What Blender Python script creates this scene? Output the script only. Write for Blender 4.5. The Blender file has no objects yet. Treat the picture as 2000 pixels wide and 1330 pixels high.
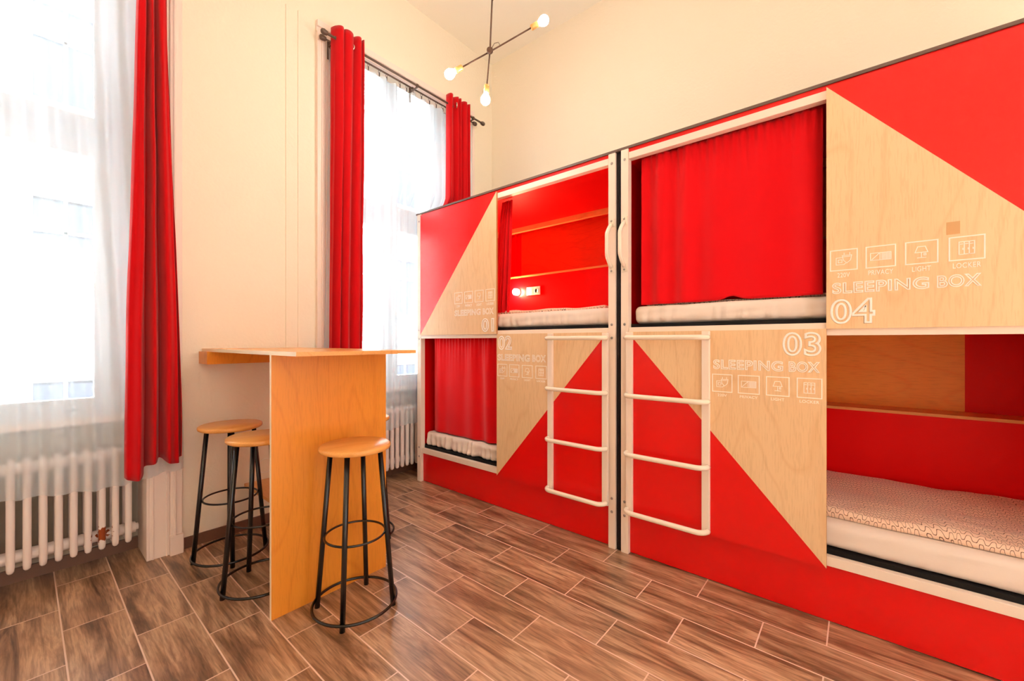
import bpy, math, random
from mathutils import Vector, noise
random.seed(7)
D = bpy.data
SC = bpy.context.scene
C = SC.collection
R = math.radians

# ------------------------------------------------------------------ camera
cam = D.cameras.new('camera'); cam_o = D.objects.new('camera', cam); C.objects.link(cam_o)
cam.sensor_width = 36.0; cam.lens = 805.0/2000*36; cam.shift_y = 0.001
cam.clip_start = 0.05; cam.clip_end = 200
cam_o.location = (0, 0, 1.25); cam_o.rotation_euler = (R(90), 0, R(-49.93))
SC.camera = cam_o

# ------------------------------------------------------------------ view
SC.view_settings.view_transform = 'Standard'
SC.view_settings.look = 'None'
SC.view_settings.gamma = 1.0
SC.view_settings.use_curve_mapping = False
SC.view_settings.exposure = 0.34
SC.cycles.max_bounces = 10
SC.cycles.diffuse_bounces = 6
SC.cycles.transparent_max_bounces = 16
SC.cycles.sample_clamp_indirect = 6.0

# ------------------------------------------------------------------ world: bright overcast sky over the street, softer warm daylight from the rest of the room side
W = D.worlds.new('world'); SC.world = W; W.use_nodes = True
wn = W.node_tree; wn.nodes.clear()
o_ = wn.nodes.new('ShaderNodeOutputWorld'); bg = wn.nodes.new('ShaderNodeBackground')
tc = wn.nodes.new('ShaderNodeTexCoord'); sp = wn.nodes.new('ShaderNodeSeparateXYZ')
wn.links.new(tc.outputs['Generated'], sp.inputs[0])
mr = wn.nodes.new('ShaderNodeMapRange'); mr.interpolation_type = 'SMOOTHSTEP'
mr.inputs['From Min'].default_value = -0.1; mr.inputs['From Max'].default_value = 0.25
wn.links.new(sp.outputs['Y'], mr.inputs['Value'])
mxw = wn.nodes.new('ShaderNodeMix'); mxw.data_type = 'RGBA'
mxw.inputs[6].default_value = (1.7, 1.75, 1.8, 1)
mxw.inputs[7].default_value = (40, 52, 68, 1)
mz = wn.nodes.new('ShaderNodeMapRange'); mz.interpolation_type = 'SMOOTHSTEP'      # brighter towards the zenith
mz.inputs['From Min'].default_value = 0.84; mz.inputs['From Max'].default_value = 0.96
wn.links.new(sp.outputs['Z'], mz.inputs['Value'])
mm = wn.nodes.new('ShaderNodeMath'); mm.operation = 'MAXIMUM'
wn.links.new(mr.outputs[0], mm.inputs[0]); wn.links.new(mz.outputs[0], mm.inputs[1])
wn.links.new(mm.outputs[0], mxw.inputs[0])
wn.links.new(mxw.outputs[2], bg.inputs['Color']); bg.inputs['Strength'].default_value = 1.2
wn.links.new(bg.outputs[0], o_.inputs[0])

# added sun high over the roof, brightening the facade across the street
sl = D.lights.new('sun', 'SUN'); sl.energy = 66; sl.angle = R(3); sl.color = (.86, .93, 1.0)
so_ = D.objects.new('sun', sl); C.objects.link(so_); so_.rotation_euler = (R(32), 0, R(-12)); so_.location = (0, -6, 12)

# ------------------------------------------------------------------ materials
def srgb(r, g, b):
    def f(c):
        c /= 255.0
        return c/12.92 if c <= 0.04045 else ((c+0.055)/1.055)**2.4
    return (f(r), f(g), f(b), 1)

def mat(name, col, rough=0.5, metal=0.0, spec=0.5, bump=None, coat=0.0):
    m = D.materials.new(name); m.use_nodes = True
    b = m.node_tree.nodes['Principled BSDF']
    b.inputs['Base Color'].default_value = col
    b.inputs['Roughness'].default_value = rough
    b.inputs['Metallic'].default_value = metal
    b.inputs['Specular IOR Level'].default_value = spec
    b.inputs['Coat Weight'].default_value = coat
    if bump:
        nt = m.node_tree
        t = nt.nodes.new('ShaderNodeTexCoord'); n = nt.nodes.new('ShaderNodeTexNoise')
        n.inputs['Scale'].default_value = bump[0]; n.inputs['Detail'].default_value = 4
        bp = nt.nodes.new('ShaderNodeBump'); bp.inputs['Strength'].default_value = bump[1]
        bp.inputs['Distance'].default_value = 0.01
        nt.links.new(t.outputs['Object'], n.inputs['Vector'])
        nt.links.new(n.outputs['Fac'], bp.inputs['Height'])
        nt.links.new(bp.outputs[0], b.inputs['Normal'])
    return m

def ramp(nt, stops):
    r = nt.nodes.new('ShaderNodeValToRGB')
    el = r.color_ramp.elements
    while len(el) < len(stops): el.new(0.5)
    for e, (p, c) in zip(el, stops): e.position = p; e.color = c
    return r

def wood(name, c0, c1, c2, axis='Z', scale=1.0, rough=0.4, spec=0.4):
    """birch veneer: slow cathedral rings stretched along an axis, fine pores on top"""
    m = mat(name, c1, rough, spec=spec); nt = m.node_tree; b = nt.nodes['Principled BSDF']
    t = nt.nodes.new('ShaderNodeTexCoord'); mp = nt.nodes.new('ShaderNodeMapping')
    s = {'Z': (1, 1, .28), 'Y': (1, .28, 1), 'X': (.28, 1, 1)}[axis]
    mp.inputs['Scale'].default_value = [q*scale for q in s]
    nt.links.new(t.outputs['Object'], mp.inputs['Vector'])
    n = nt.nodes.new('ShaderNodeTexNoise'); n.inputs['Scale'].default_value = 2.6; n.inputs['Detail'].default_value = 1.5
    n.inputs['Distortion'].default_value = .4
    nt.links.new(mp.outputs[0], n.inputs['Vector'])
    mu = nt.nodes.new('ShaderNodeMath'); mu.operation = 'MULTIPLY'; mu.inputs[1].default_value = 22
    nt.links.new(n.outputs['Fac'], mu.inputs[0])
    fr = nt.nodes.new('ShaderNodeMath'); fr.operation = 'PINGPONG'; fr.inputs[1].default_value = 1.0
    nt.links.new(mu.outputs[0], fr.inputs[0])
    n2 = nt.nodes.new('ShaderNodeTexNoise'); n2.inputs['Scale'].default_value = 1.7; n2.inputs['Detail'].default_value = 5
    nt.links.new(mp.outputs[0], n2.inputs['Vector'])
    mp3 = nt.nodes.new('ShaderNodeMapping'); s3 = {'Z': (60, 60, 5), 'Y': (60, 5, 60), 'X': (5, 60, 60)}[axis]
    mp3.inputs['Scale'].default_value = s3
    nt.links.new(t.outputs['Object'], mp3.inputs['Vector'])
    n3 = nt.nodes.new('ShaderNodeTexNoise'); n3.inputs['Scale'].default_value = 3.0; n3.inputs['Detail'].default_value = 3
    nt.links.new(mp3.outputs[0], n3.inputs['Vector'])
    r1 = ramp(nt, [(0.0, c0), (0.22, c1), (1.0, c1)]); nt.links.new(fr.outputs[0], r1.inputs[0])
    r2 = ramp(nt, [(0.35, c2), (0.65, c1)]); nt.links.new(n2.outputs['Fac'], r2.inputs[0])
    mx = nt.nodes.new('ShaderNodeMix'); mx.data_type = 'RGBA'; mx.inputs[0].default_value = 0.6
    nt.links.new(r1.outputs[0], mx.inputs[6]); nt.links.new(r2.outputs[0], mx.inputs[7])
    r3 = ramp(nt, [(0.36, (.90, .88, .85, 1)), (0.5, (1, 1, 1, 1))]); nt.links.new(n3.outputs['Fac'], r3.inputs[0])
    mx2 = nt.nodes.new('ShaderNodeMix'); mx2.data_type = 'RGBA'; mx2.blend_type = 'MULTIPLY'; mx2.inputs[0].default_value = 0.8
    nt.links.new(mx.outputs[2], mx2.inputs[6]); nt.links.new(r3.outputs[0], mx2.inputs[7])
    nt.links.new(mx2.outputs[2], b.inputs['Base Color'])
    return m

M = {}
M['wall'] = mat('wall_plaster', srgb(240, 230, 210), 0.85, spec=.2, bump=(55, .25))
M['ceiling'] = mat('ceiling_plaster', srgb(248, 242, 228), 0.9, spec=.2)
M['casing'] = mat('white_gloss_paint', srgb(240, 222, 210), 0.35, bump=(30, .08))
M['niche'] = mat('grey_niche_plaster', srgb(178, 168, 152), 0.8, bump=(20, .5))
M['red'] = mat('red_laminate', (0.70, 0.0008, 0.0012, 1), 0.25, spec=.5)
M['redin'] = mat('red_inner_laminate', (0.80, 0.001, 0.003, 1), 0.4, spec=.12)
M['cream'] = mat('cream_powder_coat', srgb(244, 228, 212), 0.35, spec=.5)
M['tube'] = mat('cream_enamel_tube', srgb(246, 234, 214), 0.22, spec=.6)
M['black'] = mat('black_laminate', srgb(30, 22, 24), 0.4, spec=.25)
M['brown'] = mat('dark_brown_edge', srgb(100, 80, 70), 0.4)
M['slat'] = mat('black_slat_base', srgb(16, 15, 17), 0.6, spec=.2)
M['screw'] = mat('zinc_screw', srgb(170, 165, 160), 0.3, metal=.9)
M['birch'] = wood('birch_ply', srgb(222, 180, 134), srgb(237, 203, 160), srgb(226, 186, 140), 'Z')
M['nicheA'] = wood('red_ply', srgb(226, 46, 14), srgb(240, 66, 22), srgb(232, 52, 18), 'Y')  # red-toned ply for the niches of the far box
M['nicheB'] = wood('bounce_lit_ply', srgb(250, 150, 52), srgb(255, 172, 66), srgb(252, 160, 58), 'Y')  # orange of the red bounce light put into the ply colour
M['birch_in'] = wood('birch_ply_lengthwise', srgb(226, 150, 84), srgb(240, 170, 100), srgb(232, 158, 92), 'Y')
M['table'] = wood('warm_shade_birch', srgb(206, 122, 34), srgb(224, 144, 48), srgb(214, 132, 40), 'Z', rough=.3)  # birch ply with warm shade put into its orange colour
M['tabletop'] = wood('lacquered_birch_top', srgb(206, 140, 76), srgb(230, 168, 100), srgb(218, 154, 88), 'Y', rough=.25)
M['seat'] = wood('stool_seat_wood', srgb(216, 148, 76), srgb(238, 176, 98), srgb(228, 162, 88), 'X', rough=.25)
M['edge'] = mat('ply_edge', srgb(176, 112, 62), .6)
M['blackmetal'] = mat('black_tube_steel', srgb(14, 14, 15), 0.25, spec=.6)
M['rod'] = mat('dark_bronze_rod', srgb(92, 72, 60), 0.4, metal=.2)
M['lampmetal'] = mat('dark_brown_lamp_metal', srgb(92, 64, 48), 0.45, metal=.3)
M['socket'] = mat('brass_socket', srgb(226, 170, 100), 0.3, metal=.4)
M['white'] = mat('white_plastic', srgb(245, 240, 232), 0.35)
M['letter'] = mat('white_print', srgb(255, 246, 236), 0.5)
M['rad'] = mat('radiator_enamel', srgb(240, 226, 218), 0.3, bump=(12, .1))
M['frame'] = mat('window_paint', srgb(214, 220, 230), 0.35)
M['blind'] = mat('blind_slats', srgb(225, 224, 230), 0.5)
M['basebd'] = mat('dark_tile_base', srgb(112, 78, 60), 0.35, bump=(20, .2))
M['chrome'] = mat('nickel_eyelet', srgb(215, 210, 200), 0.2, metal=1)

def cloth(name, col, trans, scale=400, sheen=0.3):
    m = D.materials.new(name); m.use_nodes = True; nt = m.node_tree; b = nt.nodes['Principled BSDF']
    b.inputs['Base Color'].default_value = col; b.inputs['Roughness'].default_value = .85
    b.inputs['Specular IOR Level'].default_value = .15; b.inputs['Sheen Weight'].default_value = sheen
    o = nt.nodes['Material Output']
    tl = nt.nodes.new('ShaderNodeBsdfTranslucent'); tl.inputs['Color'].default_value = col
    mx = nt.nodes.new('ShaderNodeMixShader'); mx.inputs[0].default_value = trans
    nt.links.new(b.outputs[0], mx.inputs[1]); nt.links.new(tl.outputs[0], mx.inputs[2]); nt.links.new(mx.outputs[0], o.inputs[0])
    t = nt.nodes.new('ShaderNodeTexCoord'); n = nt.nodes.new('ShaderNodeTexNoise'); n.inputs['Scale'].default_value = scale
    bp = nt.nodes.new('ShaderNodeBump'); bp.inputs['Strength'].default_value = .15; bp.inputs['Distance'].default_value = .002
    nt.links.new(t.outputs['Object'], n.inputs['Vector']); nt.links.new(n.outputs['Fac'], bp.inputs['Height']); nt.links.new(bp.outputs[0], b.inputs['Normal'])
    return m
M['drape'] = cloth('red_drape', (0.62, 0.0012, 0.005, 1), .22, sheen=.15)
M['bunkdrape'] = cloth('red_bunk_drape', (0.72, 0.001, 0.005, 1), .1, sheen=.15)
M['sheet'] = cloth('white_sheet', srgb(236, 222, 210), 0.0, 90, .2)

def sheer(name, alpha):
    m = D.materials.new(name); m.use_nodes = True; nt = m.node_tree; nt.nodes.remove(nt.nodes['Principled BSDF'])
    o = nt.nodes['Material Output']
    tr = nt.nodes.new('ShaderNodeBsdfTransparent'); tl = nt.nodes.new('ShaderNodeBsdfTranslucent'); df = nt.nodes.new('ShaderNodeBsdfDiffuse')
    for q in (tl, df): q.inputs['Color'].default_value = (.86, .94, .98, 1)
    m1 = nt.nodes.new('ShaderNodeMixShader'); m1.inputs[0].default_value = .5
    nt.links.new(tl.outputs[0], m1.inputs[1]); nt.links.new(df.outputs[0], m1.inputs[2])
    m2 = nt.nodes.new('ShaderNodeMixShader'); m2.inputs[0].default_value = alpha
    nt.links.new(tr.outputs[0], m2.inputs[1]); nt.links.new(m1.outputs[0], m2.inputs[2]); nt.links.new(m2.outputs[0], o.inputs[0])
    return m
M['sheer'] = sheer('sheer_voile', .46)

def glass(name):
    m = D.materials.new(name); m.use_nodes = True; nt = m.node_tree; nt.nodes.remove(nt.nodes['Principled BSDF'])
    o = nt.nodes['Material Output']
    tr = nt.nodes.new('ShaderNodeBsdfTransparent'); tr.inputs['Color'].default_value = (.97, .985, .98, 1)
    gl = nt.nodes.new('ShaderNodeBsdfGlossy'); gl.inputs['Roughness'].default_value = .02
    fr = nt.nodes.new('ShaderNodeFresnel'); fr.inputs[0].default_value = 1.3
    mx = nt.nodes.new('ShaderNodeMixShader')
    nt.links.new(fr.outputs[0], mx.inputs[0]); nt.links.new(tr.outputs[0], mx.inputs[1]); nt.links.new(gl.outputs[0], mx.inputs[2]); nt.links.new(mx.outputs[0], o.inputs[0])
    return m
M['glass'] = glass('window_glass')

def emit(name, col, s):
    m = D.materials.new(name); m.use_nodes = True; nt = m.node_tree; nt.nodes.remove(nt.nodes['Principled BSDF'])
    e = nt.nodes.new('ShaderNodeEmission'); e.inputs[0].default_value = col; e.inputs[1].default_value = s
    nt.links.new(e.outputs[0], nt.nodes['Material Output'].inputs[0]); return m
M['bulb'] = emit('lit_bulb', (1, .91, .80, 1), 190)
M['reading'] = emit('lit_reading_bulb', (1, .66, .36, 1), 480)

# floor: wood-look porcelain planks in running bond
def floor_mat():
    m = mat('wood_look_tiles', (.3, .2, .1, 1), .3); nt = m.node_tree; b = nt.nodes['Principled BSDF']; L = nt.links.new
    t = nt.nodes.new('ShaderNodeTexCoord'); s = nt.nodes.new('ShaderNodeSeparateXYZ'); L(t.outputs['Object'], s.inputs[0])
    def mth(op, a, v):
        q = nt.nodes.new('ShaderNodeMath'); q.operation = op; L(a, q.inputs[0])
        if isinstance(v, (int, float)): q.inputs[1].default_value = v
        else: L(v, q.inputs[1])
        return q.outputs[0]
    bx = mth('ADD', s.outputs['Y'], -0.325 + 0.505*20); by = mth('ADD', s.outputs['X'], -0.111 + 0.2015*40)
    cb = nt.nodes.new('ShaderNodeCombineXYZ'); L(bx, cb.inputs[0]); L(by, cb.inputs[1])
    br = nt.nodes.new('ShaderNodeTexBrick'); L(cb.outputs[0], br.inputs['Vector'])
    br.inputs['Scale'].default_value = 1.0; br.inputs['Brick Width'].default_value = .505; br.inputs['Row Height'].default_value = .2015
    br.inputs['Mortar Size'].default_value = .0028; br.inputs['Mortar Smooth'].default_value = .1; br.inputs['Bias'].default_value = 0
    br.offset = .4436; br.offset_frequency = 2; br.squash = 1
    br.inputs['Color1'].default_value = (0, 0, 0, 1); br.inputs['Color2'].default_value = (1, 1, 1, 1); br.inputs['Mortar'].default_value = (.5, .5, .5, 1)
    # per tile shift of grain
    off = nt.nodes.new('ShaderNodeVectorMath'); off.operation = 'SCALE'; L(br.outputs['Color'], off.inputs[0]); off.inputs['Scale'].default_value = 7.3
    mp = nt.nodes.new('ShaderNodeMapping'); mp.inputs['Scale'].default_value = (15, 1.7, 1); L(t.outputs['Object'], mp.inputs[0])
    ad = nt.nodes.new('ShaderNodeVectorMath'); ad.operation = 'ADD'; L(mp.outputs[0], ad.inputs[0]); L(off.outputs[0], ad.inputs[1])
    n1 = nt.nodes.new('ShaderNodeTexNoise'); n1.inputs['Scale'].default_value = 1.0; n1.inputs['Detail'].default_value = 9; n1.inputs['Roughness'].default_value = .62; n1.inputs['Distortion'].default_value = .7
    L(ad.outputs[0], n1.inputs['Vector'])
    mp2 = nt.nodes.new('ShaderNodeMapping'); mp2.inputs['Scale'].default_value = (70, 4, 1); L(t.outputs['Object'], mp2.inputs[0])
    ad2 = nt.nodes.new('ShaderNodeVectorMath'); ad2.operation = 'ADD'; L(mp2.outputs[0], ad2.inputs[0]); L(off.outputs[0], ad2.inputs[1])
    n2 = nt.nodes.new('ShaderNodeTexNoise'); n2.inputs['Scale'].default_value = 2; n2.inputs['Detail'].default_value = 3
    L(ad2.outputs[0], n2.inputs['Vector'])
    r1 = ramp(nt, [(.33, srgb(92, 62, 44)), (.42, srgb(134, 100, 74)), (.51, srgb(168, 132, 102)), (.60, srgb(198, 164, 132)), (.70, srgb(152, 116, 90))])
    L(n1.outputs['Fac'], r1.inputs[0])
    r2 = ramp(nt, [(.36, (.66, .62, .58, 1)), (.56, (1.04, 1.03, 1.02, 1))]); L(n2.outputs['Fac'], r2.inputs[0])
    mx = nt.nodes.new('ShaderNodeMix'); mx.data_type = 'RGBA'; mx.blend_type = 'MULTIPLY'; mx.inputs[0].default_value = 1
    L(r1.outputs[0], mx.inputs[6]); L(r2.outputs[0], mx.inputs[7])
    # tile to tile tint
    r3 = ramp(nt, [(0, (.84, .82, .80, 1)), (1, (1.1, 1.06, 1.04, 1))]); L(br.outputs['Color'], r3.inputs[0])
    mx2 = nt.nodes.new('ShaderNodeMix'); mx2.data_type = 'RGBA'; mx2.blend_type = 'MULTIPLY'; mx2.inputs[0].default_value = 1
    L(mx.outputs[2], mx2.inputs[6]); L(r3.outputs[0], mx2.inputs[7])
    mx3 = nt.nodes.new('ShaderNodeMix'); mx3.data_type = 'RGBA'; L(br.outputs['Fac'], mx3.inputs[0])
    L(mx2.outputs[2], mx3.inputs[6]); mx3.inputs[7].default_value = srgb(228, 198, 180)
    L(mx3.outputs[2], b.inputs['Base Color'])
    rr = nt.nodes.new('ShaderNodeMapRange'); rr.inputs['To Min'].default_value = .24; rr.inputs['To Max'].default_value = .38; b.inputs['Specular IOR Level'].default_value = 1.0
    L(n1.outputs['Fac'], rr.inputs[0])
    L(rr.outputs[0], b.inputs['Roughness'])
    iv = mth('SUBTRACT', n2.outputs['Fac'], br.outputs['Fac'])
    bp = nt.nodes.new('ShaderNodeBump'); bp.inputs['Strength'].default_value = .22; bp.inputs['Distance'].default_value = .002
    L(iv, bp.inputs['Height']); L(bp.outputs[0], b.inputs['Normal'])
    return m
M['floor'] = floor_mat()

def duvet_mat():
    m = cloth('duvet_squiggle', srgb(240, 212, 190), 0, 200); nt = m.node_tree; b = nt.nodes['Principled BSDF']; L = nt.links.new
    t = nt.nodes.new('ShaderNodeTexCoord')
    s = nt.nodes.new('ShaderNodeSeparateXYZ'); L(t.outputs['Object'], s.inputs[0])
    def mth(op, a, v=None):
        q = nt.nodes.new('ShaderNodeMath'); q.operation = op
        for i, z in enumerate((a, v)):
            if z is None: continue
            if isinstance(z, (int, float)): q.inputs[i].default_value = z
            else: L(z, q.inputs[i])
        return q.outputs[0]
    nz = nt.nodes.new('ShaderNodeTexNoise'); nz.inputs['Scale'].default_value = 9; nz.inputs['Detail'].default_value = 1; L(t.outputs['Object'], nz.inputs[0])
    y = mth('ADD', mth('MULTIPLY', s.outputs['Y'], 225), mth('MULTIPLY', nz.outputs['Fac'], 14))
    x = mth('ADD', s.outputs['X'], mth('MULTIPLY', s.outputs['Z'], .9))
    x = mth('ADD', mth('MULTIPLY', x, 33), mth('MULTIPLY', nz.outputs['Fac'], 1.3))
    # rows of squared-off meanders: steepened sine, line width kept even along the slope
    th = mth('ADD', y, mth('MULTIPLY', mth('SINE', mth('MULTIPLY', y, 2)), .42))
    f = mth('ABSOLUTE', mth('SUBTRACT', mth('FRACT', mth('ADD', x, mth('MULTIPLY', mth('SINE', th), .46))), .5))
    c2 = mth('POWER', mth('COSINE', th), 2)
    k = mth('LESS_THAN', f, mth('MULTIPLY', mth('SQRT', mth('ADD', mth('MULTIPLY', c2, 9.0), 1)), .042))
    mx = nt.nodes.new('ShaderNodeMix'); mx.data_type = 'RGBA'; L(k, mx.inputs[0])
    mx.inputs[6].default_value = srgb(240, 208, 184); mx.inputs[7].default_value = srgb(104, 66, 48)
    L(mx.outputs[2], b.inputs['Base Color'])
    return m
M['duvet'] = duvet_mat()

# ------------------------------------------------------------------ mesh helpers
def wloc(p):
    v = Vector((0, 0, 0))
    while p is not None: v = v + p.location; p = p.parent
    return v

class MB:
    def __init__(s): s.v = []; s.f = []; s.m = []; s.smooth = []
    def add(s, vs, fs, mi=0, sm=False):
        o = len(s.v); s.v += [Vector(q) for q in vs]
        for f in fs: s.f.append([i+o for i in f]); s.m.append(mi); s.smooth.append(sm)
    def box(s, x0, x1, y0, y1, z0, z1, mi=0):
        x0, x1 = min(x0, x1), max(x0, x1); y0, y1 = min(y0, y1), max(y0, y1); z0, z1 = min(z0, z1), max(z0, z1)
        s.add([(x0,y0,z0),(x1,y0,z0),(x1,y1,z0),(x0,y1,z0),(x0,y0,z1),(x1,y0,z1),(x1,y1,z1),(x0,y1,z1)],
              [(0,3,2,1),(4,5,6,7),(0,1,5,4),(1,2,6,5),(2,3,7,6),(3,0,4,7)], mi)
    def prism_x(s, pts, x0, x1, mi=0):
        """polygon in (y,z) extruded along x"""
        a = sum(pts[i][0]*pts[(i+1)%len(pts)][1]-pts[(i+1)%len(pts)][0]*pts[i][1] for i in range(len(pts)))
        if a < 0: pts = pts[::-1]
        n = len(pts); vs = [(x0,)+tuple(p) for p in pts]+[(x1,)+tuple(p) for p in pts]
        fs = [tuple(range(n-1, -1, -1)), tuple(range(n, 2*n))]+[(i, (i+1) % n, n+(i+1) % n, n+i) for i in range(n)]
        s.add(vs, fs, mi)
    def tube(s, pts, r, n=12, closed=False, caps=True, mi=0):
        pts = [Vector(p) for p in pts]; k = len(pts); rings = []
        rr = r if isinstance(r, (list, tuple)) else [r]*k
        prev = None
        for i, p in enumerate(pts):
            if closed: d = pts[(i+1) % k]-pts[i-1]
            else: d = pts[min(i+1, k-1)]-pts[max(i-1, 0)]
            d.normalize()
            if prev is None:
                u = d.orthogonal().normalized()
            else:
                u = prev-d*prev.dot(d); u = u.normalized() if u.length > 1e-6 else d.orthogonal().normalized()
            prev = u; w = d.cross(u)
            rings.append([p+(u*math.cos(2*math.pi*j/n)+w*math.sin(2*math.pi*j/n))*rr[i] for j in range(n)])
        vs = [q for rg in rings for q in rg]; fs = []
        for i in range(k if closed else k-1):
            a = i*n; b = ((i+1) % k)*n
            for j in range(n): fs.append((a+j, a+(j+1) % n, b+(j+1) % n, b+j))
        if caps and not closed:
            fs.append(tuple(range(n-1, -1, -1))); fs.append(tuple((k-1)*n+j for j in range(n)))
        s.add(vs, fs, mi, True)
    def lathe(s, c, prof, n=32, axis=(0, 0, 1), mi=0):
        """prof: (r, h) pairs from one end to the other around an axis through c"""
        ax = Vector(axis).normalized(); u = ax.orthogonal().normalized(); w = ax.cross(u); c = Vector(c)
        vs = [c+ax*h+(u*math.cos(2*math.pi*j/n)+w*math.sin(2*math.pi*j/n))*max(r, 1e-5) for r, h in prof for j in range(n)]
        k = len(prof); fs = [(i*n+j, i*n+(j+1) % n, (i+1)*n+(j+1) % n, (i+1)*n+j) for i in range(k-1) for j in range(n)]
        fs.append(tuple(range(n-1, -1, -1))); fs.append(tuple((k-1)*n+j for j in range(n)))
        s.add(vs, fs, mi, True)
    def build(s, name, mats, parent=None, bevel=0, solid=0, base=None):
        me = D.meshes.new(name)
        if base is None:
            if parent is not None: base = wloc(parent)
            else:
                xs = [v.x for v in s.v]; ys = [v.y for v in s.v]; zs = [v.z for v in s.v]
                base = Vector(((min(xs)+max(xs))/2, (min(ys)+max(ys))/2, min(zs)))
        me.from_pydata([v-base for v in s.v], [], s.f)
        if not isinstance(mats, (list, tuple)): mats = [mats]
        for q in mats: me.materials.append(q)
        for p, mi, sm in zip(me.polygons, s.m, s.smooth): p.material_index = mi; p.use_smooth = sm
        me.update()
        o = D.objects.new(name, me); C.objects.link(o)
        if parent is not None: o.parent = parent
        else: o.location = base
        if bevel:
            b = o.modifiers.new('bevel', 'BEVEL'); b.width = bevel; b.segments = 2; b.limit_method = 'ANGLE'; b.angle_limit = R(50)
        if solid:
            b = o.modifiers.new('thick', 'SOLIDIFY'); b.thickness = solid; b.offset = 0
        return o

def tag(o, label, cat, group=None, kind=None):
    if label: o['label'] = label
    if cat: o['category'] = cat
    if group: o['group'] = group
    if kind: o['kind'] = kind
    return o
def thing(name, loc, label, cat, group=None):
    o = D.objects.new(name, None); C.objects.link(o); o.location = loc; o.empty_display_size = .1
    return tag(o, label, cat, group)
def struct(o, label=None):
    o['kind'] = 'structure'
    if label: o['label'] = label
    return o
def mbox(*a): q = MB(); q.box(*a); return q
def arc(c, r, a0, a1, n, u, v):
    c = Vector(c); u = Vector(u); v = Vector(v)
    return [c+u*(r*math.cos(a0+(a1-a0)*i/n))+v*(r*math.sin(a0+(a1-a0)*i/n)) for i in range(n+1)]

# ------------------------------------------------------------------ room shell
# walls: window wall plane y=3.12, right wall x=3.36, ceiling 4.32
WY = 3.12; CZ = 4.32; RX = 3.36
q = mbox(-2.2, RX+.2, -3.2, 3.62, -.1, 0); fl = q.build('floor', M['floor'], base=Vector((0, 0, 0))); struct(fl, 'brown wood-look plank tiles with pale grout')
q = mbox(-2.2, RX+.2, -3.2, 3.62, CZ, CZ+.1); struct(q.build('ceiling', M['ceiling']), 'cream white high ceiling')
q = mbox(RX, RX+.2, -3.2, 3.62, 0, CZ); struct(q.build('wall_right', M['wall']), 'cream plaster wall behind the bunk boxes')
q = mbox(-2.4, -2.2, -3.2, 3.62, 0, CZ); struct(q.build('wall_left', M['wall']), 'cream plaster wall left of the camera, out of view')  # unseen wall added to shut out sky light from the left
q = MB(); q.box(-2.4, RX+.2, -3.4, -3.2, 0, .75); q.box(-2.4, RX+.2, -3.4, -3.2, 3.0, CZ)  # unseen wall, its openings added to let in fill light
for a, b in ((-2.4, -1.9), (.3, .9), (3.0, RX+.2)): q.box(a, b, -3.4, -3.2, .75, 3.0)
struct(q.build('wall_back', M['wall']), 'cream plaster wall behind the camera with two wide openings added for fill light, out of view')
W1 = (-.854, .466); W2 = (1.56, 2.90); OT = 3.57; PT = 3.86; SILL = .79
q = MB()
q.box(-2.2, W1[0], WY, 3.62, 0, CZ); q.box(W1[1], W2[0], WY, 3.62, 0, CZ); q.box(W2[1], RX, WY, 3.62, 0, CZ)
for a, b in (W1, W2):
    q.box(a, b, WY, 3.22, OT, CZ); q.box(a, b, 3.22, 3.62, PT, CZ)
struct(q.build('wall_window', M['wall']), 'cream plaster window wall')
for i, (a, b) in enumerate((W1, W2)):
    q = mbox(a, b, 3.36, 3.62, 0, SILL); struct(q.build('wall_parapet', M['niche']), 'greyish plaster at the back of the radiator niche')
# shallow stepped plaster bands beside the casings
q = MB()
for x0, x1, t in ((.613, .70, .014), (.70, .765, .007), (1.207, 1.287, .007), (1.287, 1.412, .014)):
    q.box(x0, x1, WY-t, WY, .07, 3.65 if x0 > 1 else 4.1)
struct(q.build('trim_1', M['wall']), 'shallow plaster bands beside the window casings')
# casings
def casing(name, xi, xo, side, lab):
    q = MB(); s = side
    w = xo-xi
    q.box(xi, xi+w*.62, WY-.030, WY, 0, OT); q.box(xi+w*.08, xi+w*.14, WY-.036, WY, 0, OT); q.box(xi+w*.50, xi+w*.56, WY-.037, WY, 0, OT)
    q.box(xi+w*.62, xo, WY-.046, WY, .0, OT-.0004)
    q.box(xi+w*.72, xi+w*.80, WY-.056, WY, .0, OT-.0008)
    q.box(xi+w*.60, xo+.004*s, WY-.062, WY, 0, .115)
    # jamb lining inside the reveal
    q.box(xi-.012*s, xi+.002*s, WY-.03, 3.40, 0, OT)
    return struct(q.build(name, M['casing'], bevel=.003), lab)
casing('trim_2', W1[1], .613, 1, 'moulded white painted casing with plinth block right of the first window')
casing('trim_3', W2[0], 1.412, -1, 'moulded white painted casing left of the second window')
casing('trim_4', W2[1], 3.05, 1, 'moulded white painted casing right of the second window')
casing('trim_5', W1[0], -1.0, -1, 'moulded white casing left of the first window')
for nm, a, b in (('trim_6', -1.0, .613), ('trim_7', 1.412, 3.05)):
    q = MB(); q.box(a, b, WY-.03, WY, OT, OT+.08); q.box(a+.001, b-.001, WY-.046, WY-.029, OT+.03, OT+.079)
    struct(q.build(nm, M['casing'], bevel=.003), 'moulded white head casing above the window')
# dark tile baseboards
q = MB(); q.box(.617, 1.407, WY-.012, WY, 0, .068); struct(q.build('baseboard_window', M['basebd'], bevel=.002), 'dark brown tile baseboard')
q = MB(); q.box(W1[0], W1[1]-.014, 3.346, 3.36, 0, .07); q.box(W2[0]+.014, W2[1]-.014, 3.346, 3.36, 0, .07)
struct(q.build('baseboard_niche', M['basebd']), 'dark tile baseboard behind the radiators')

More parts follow.
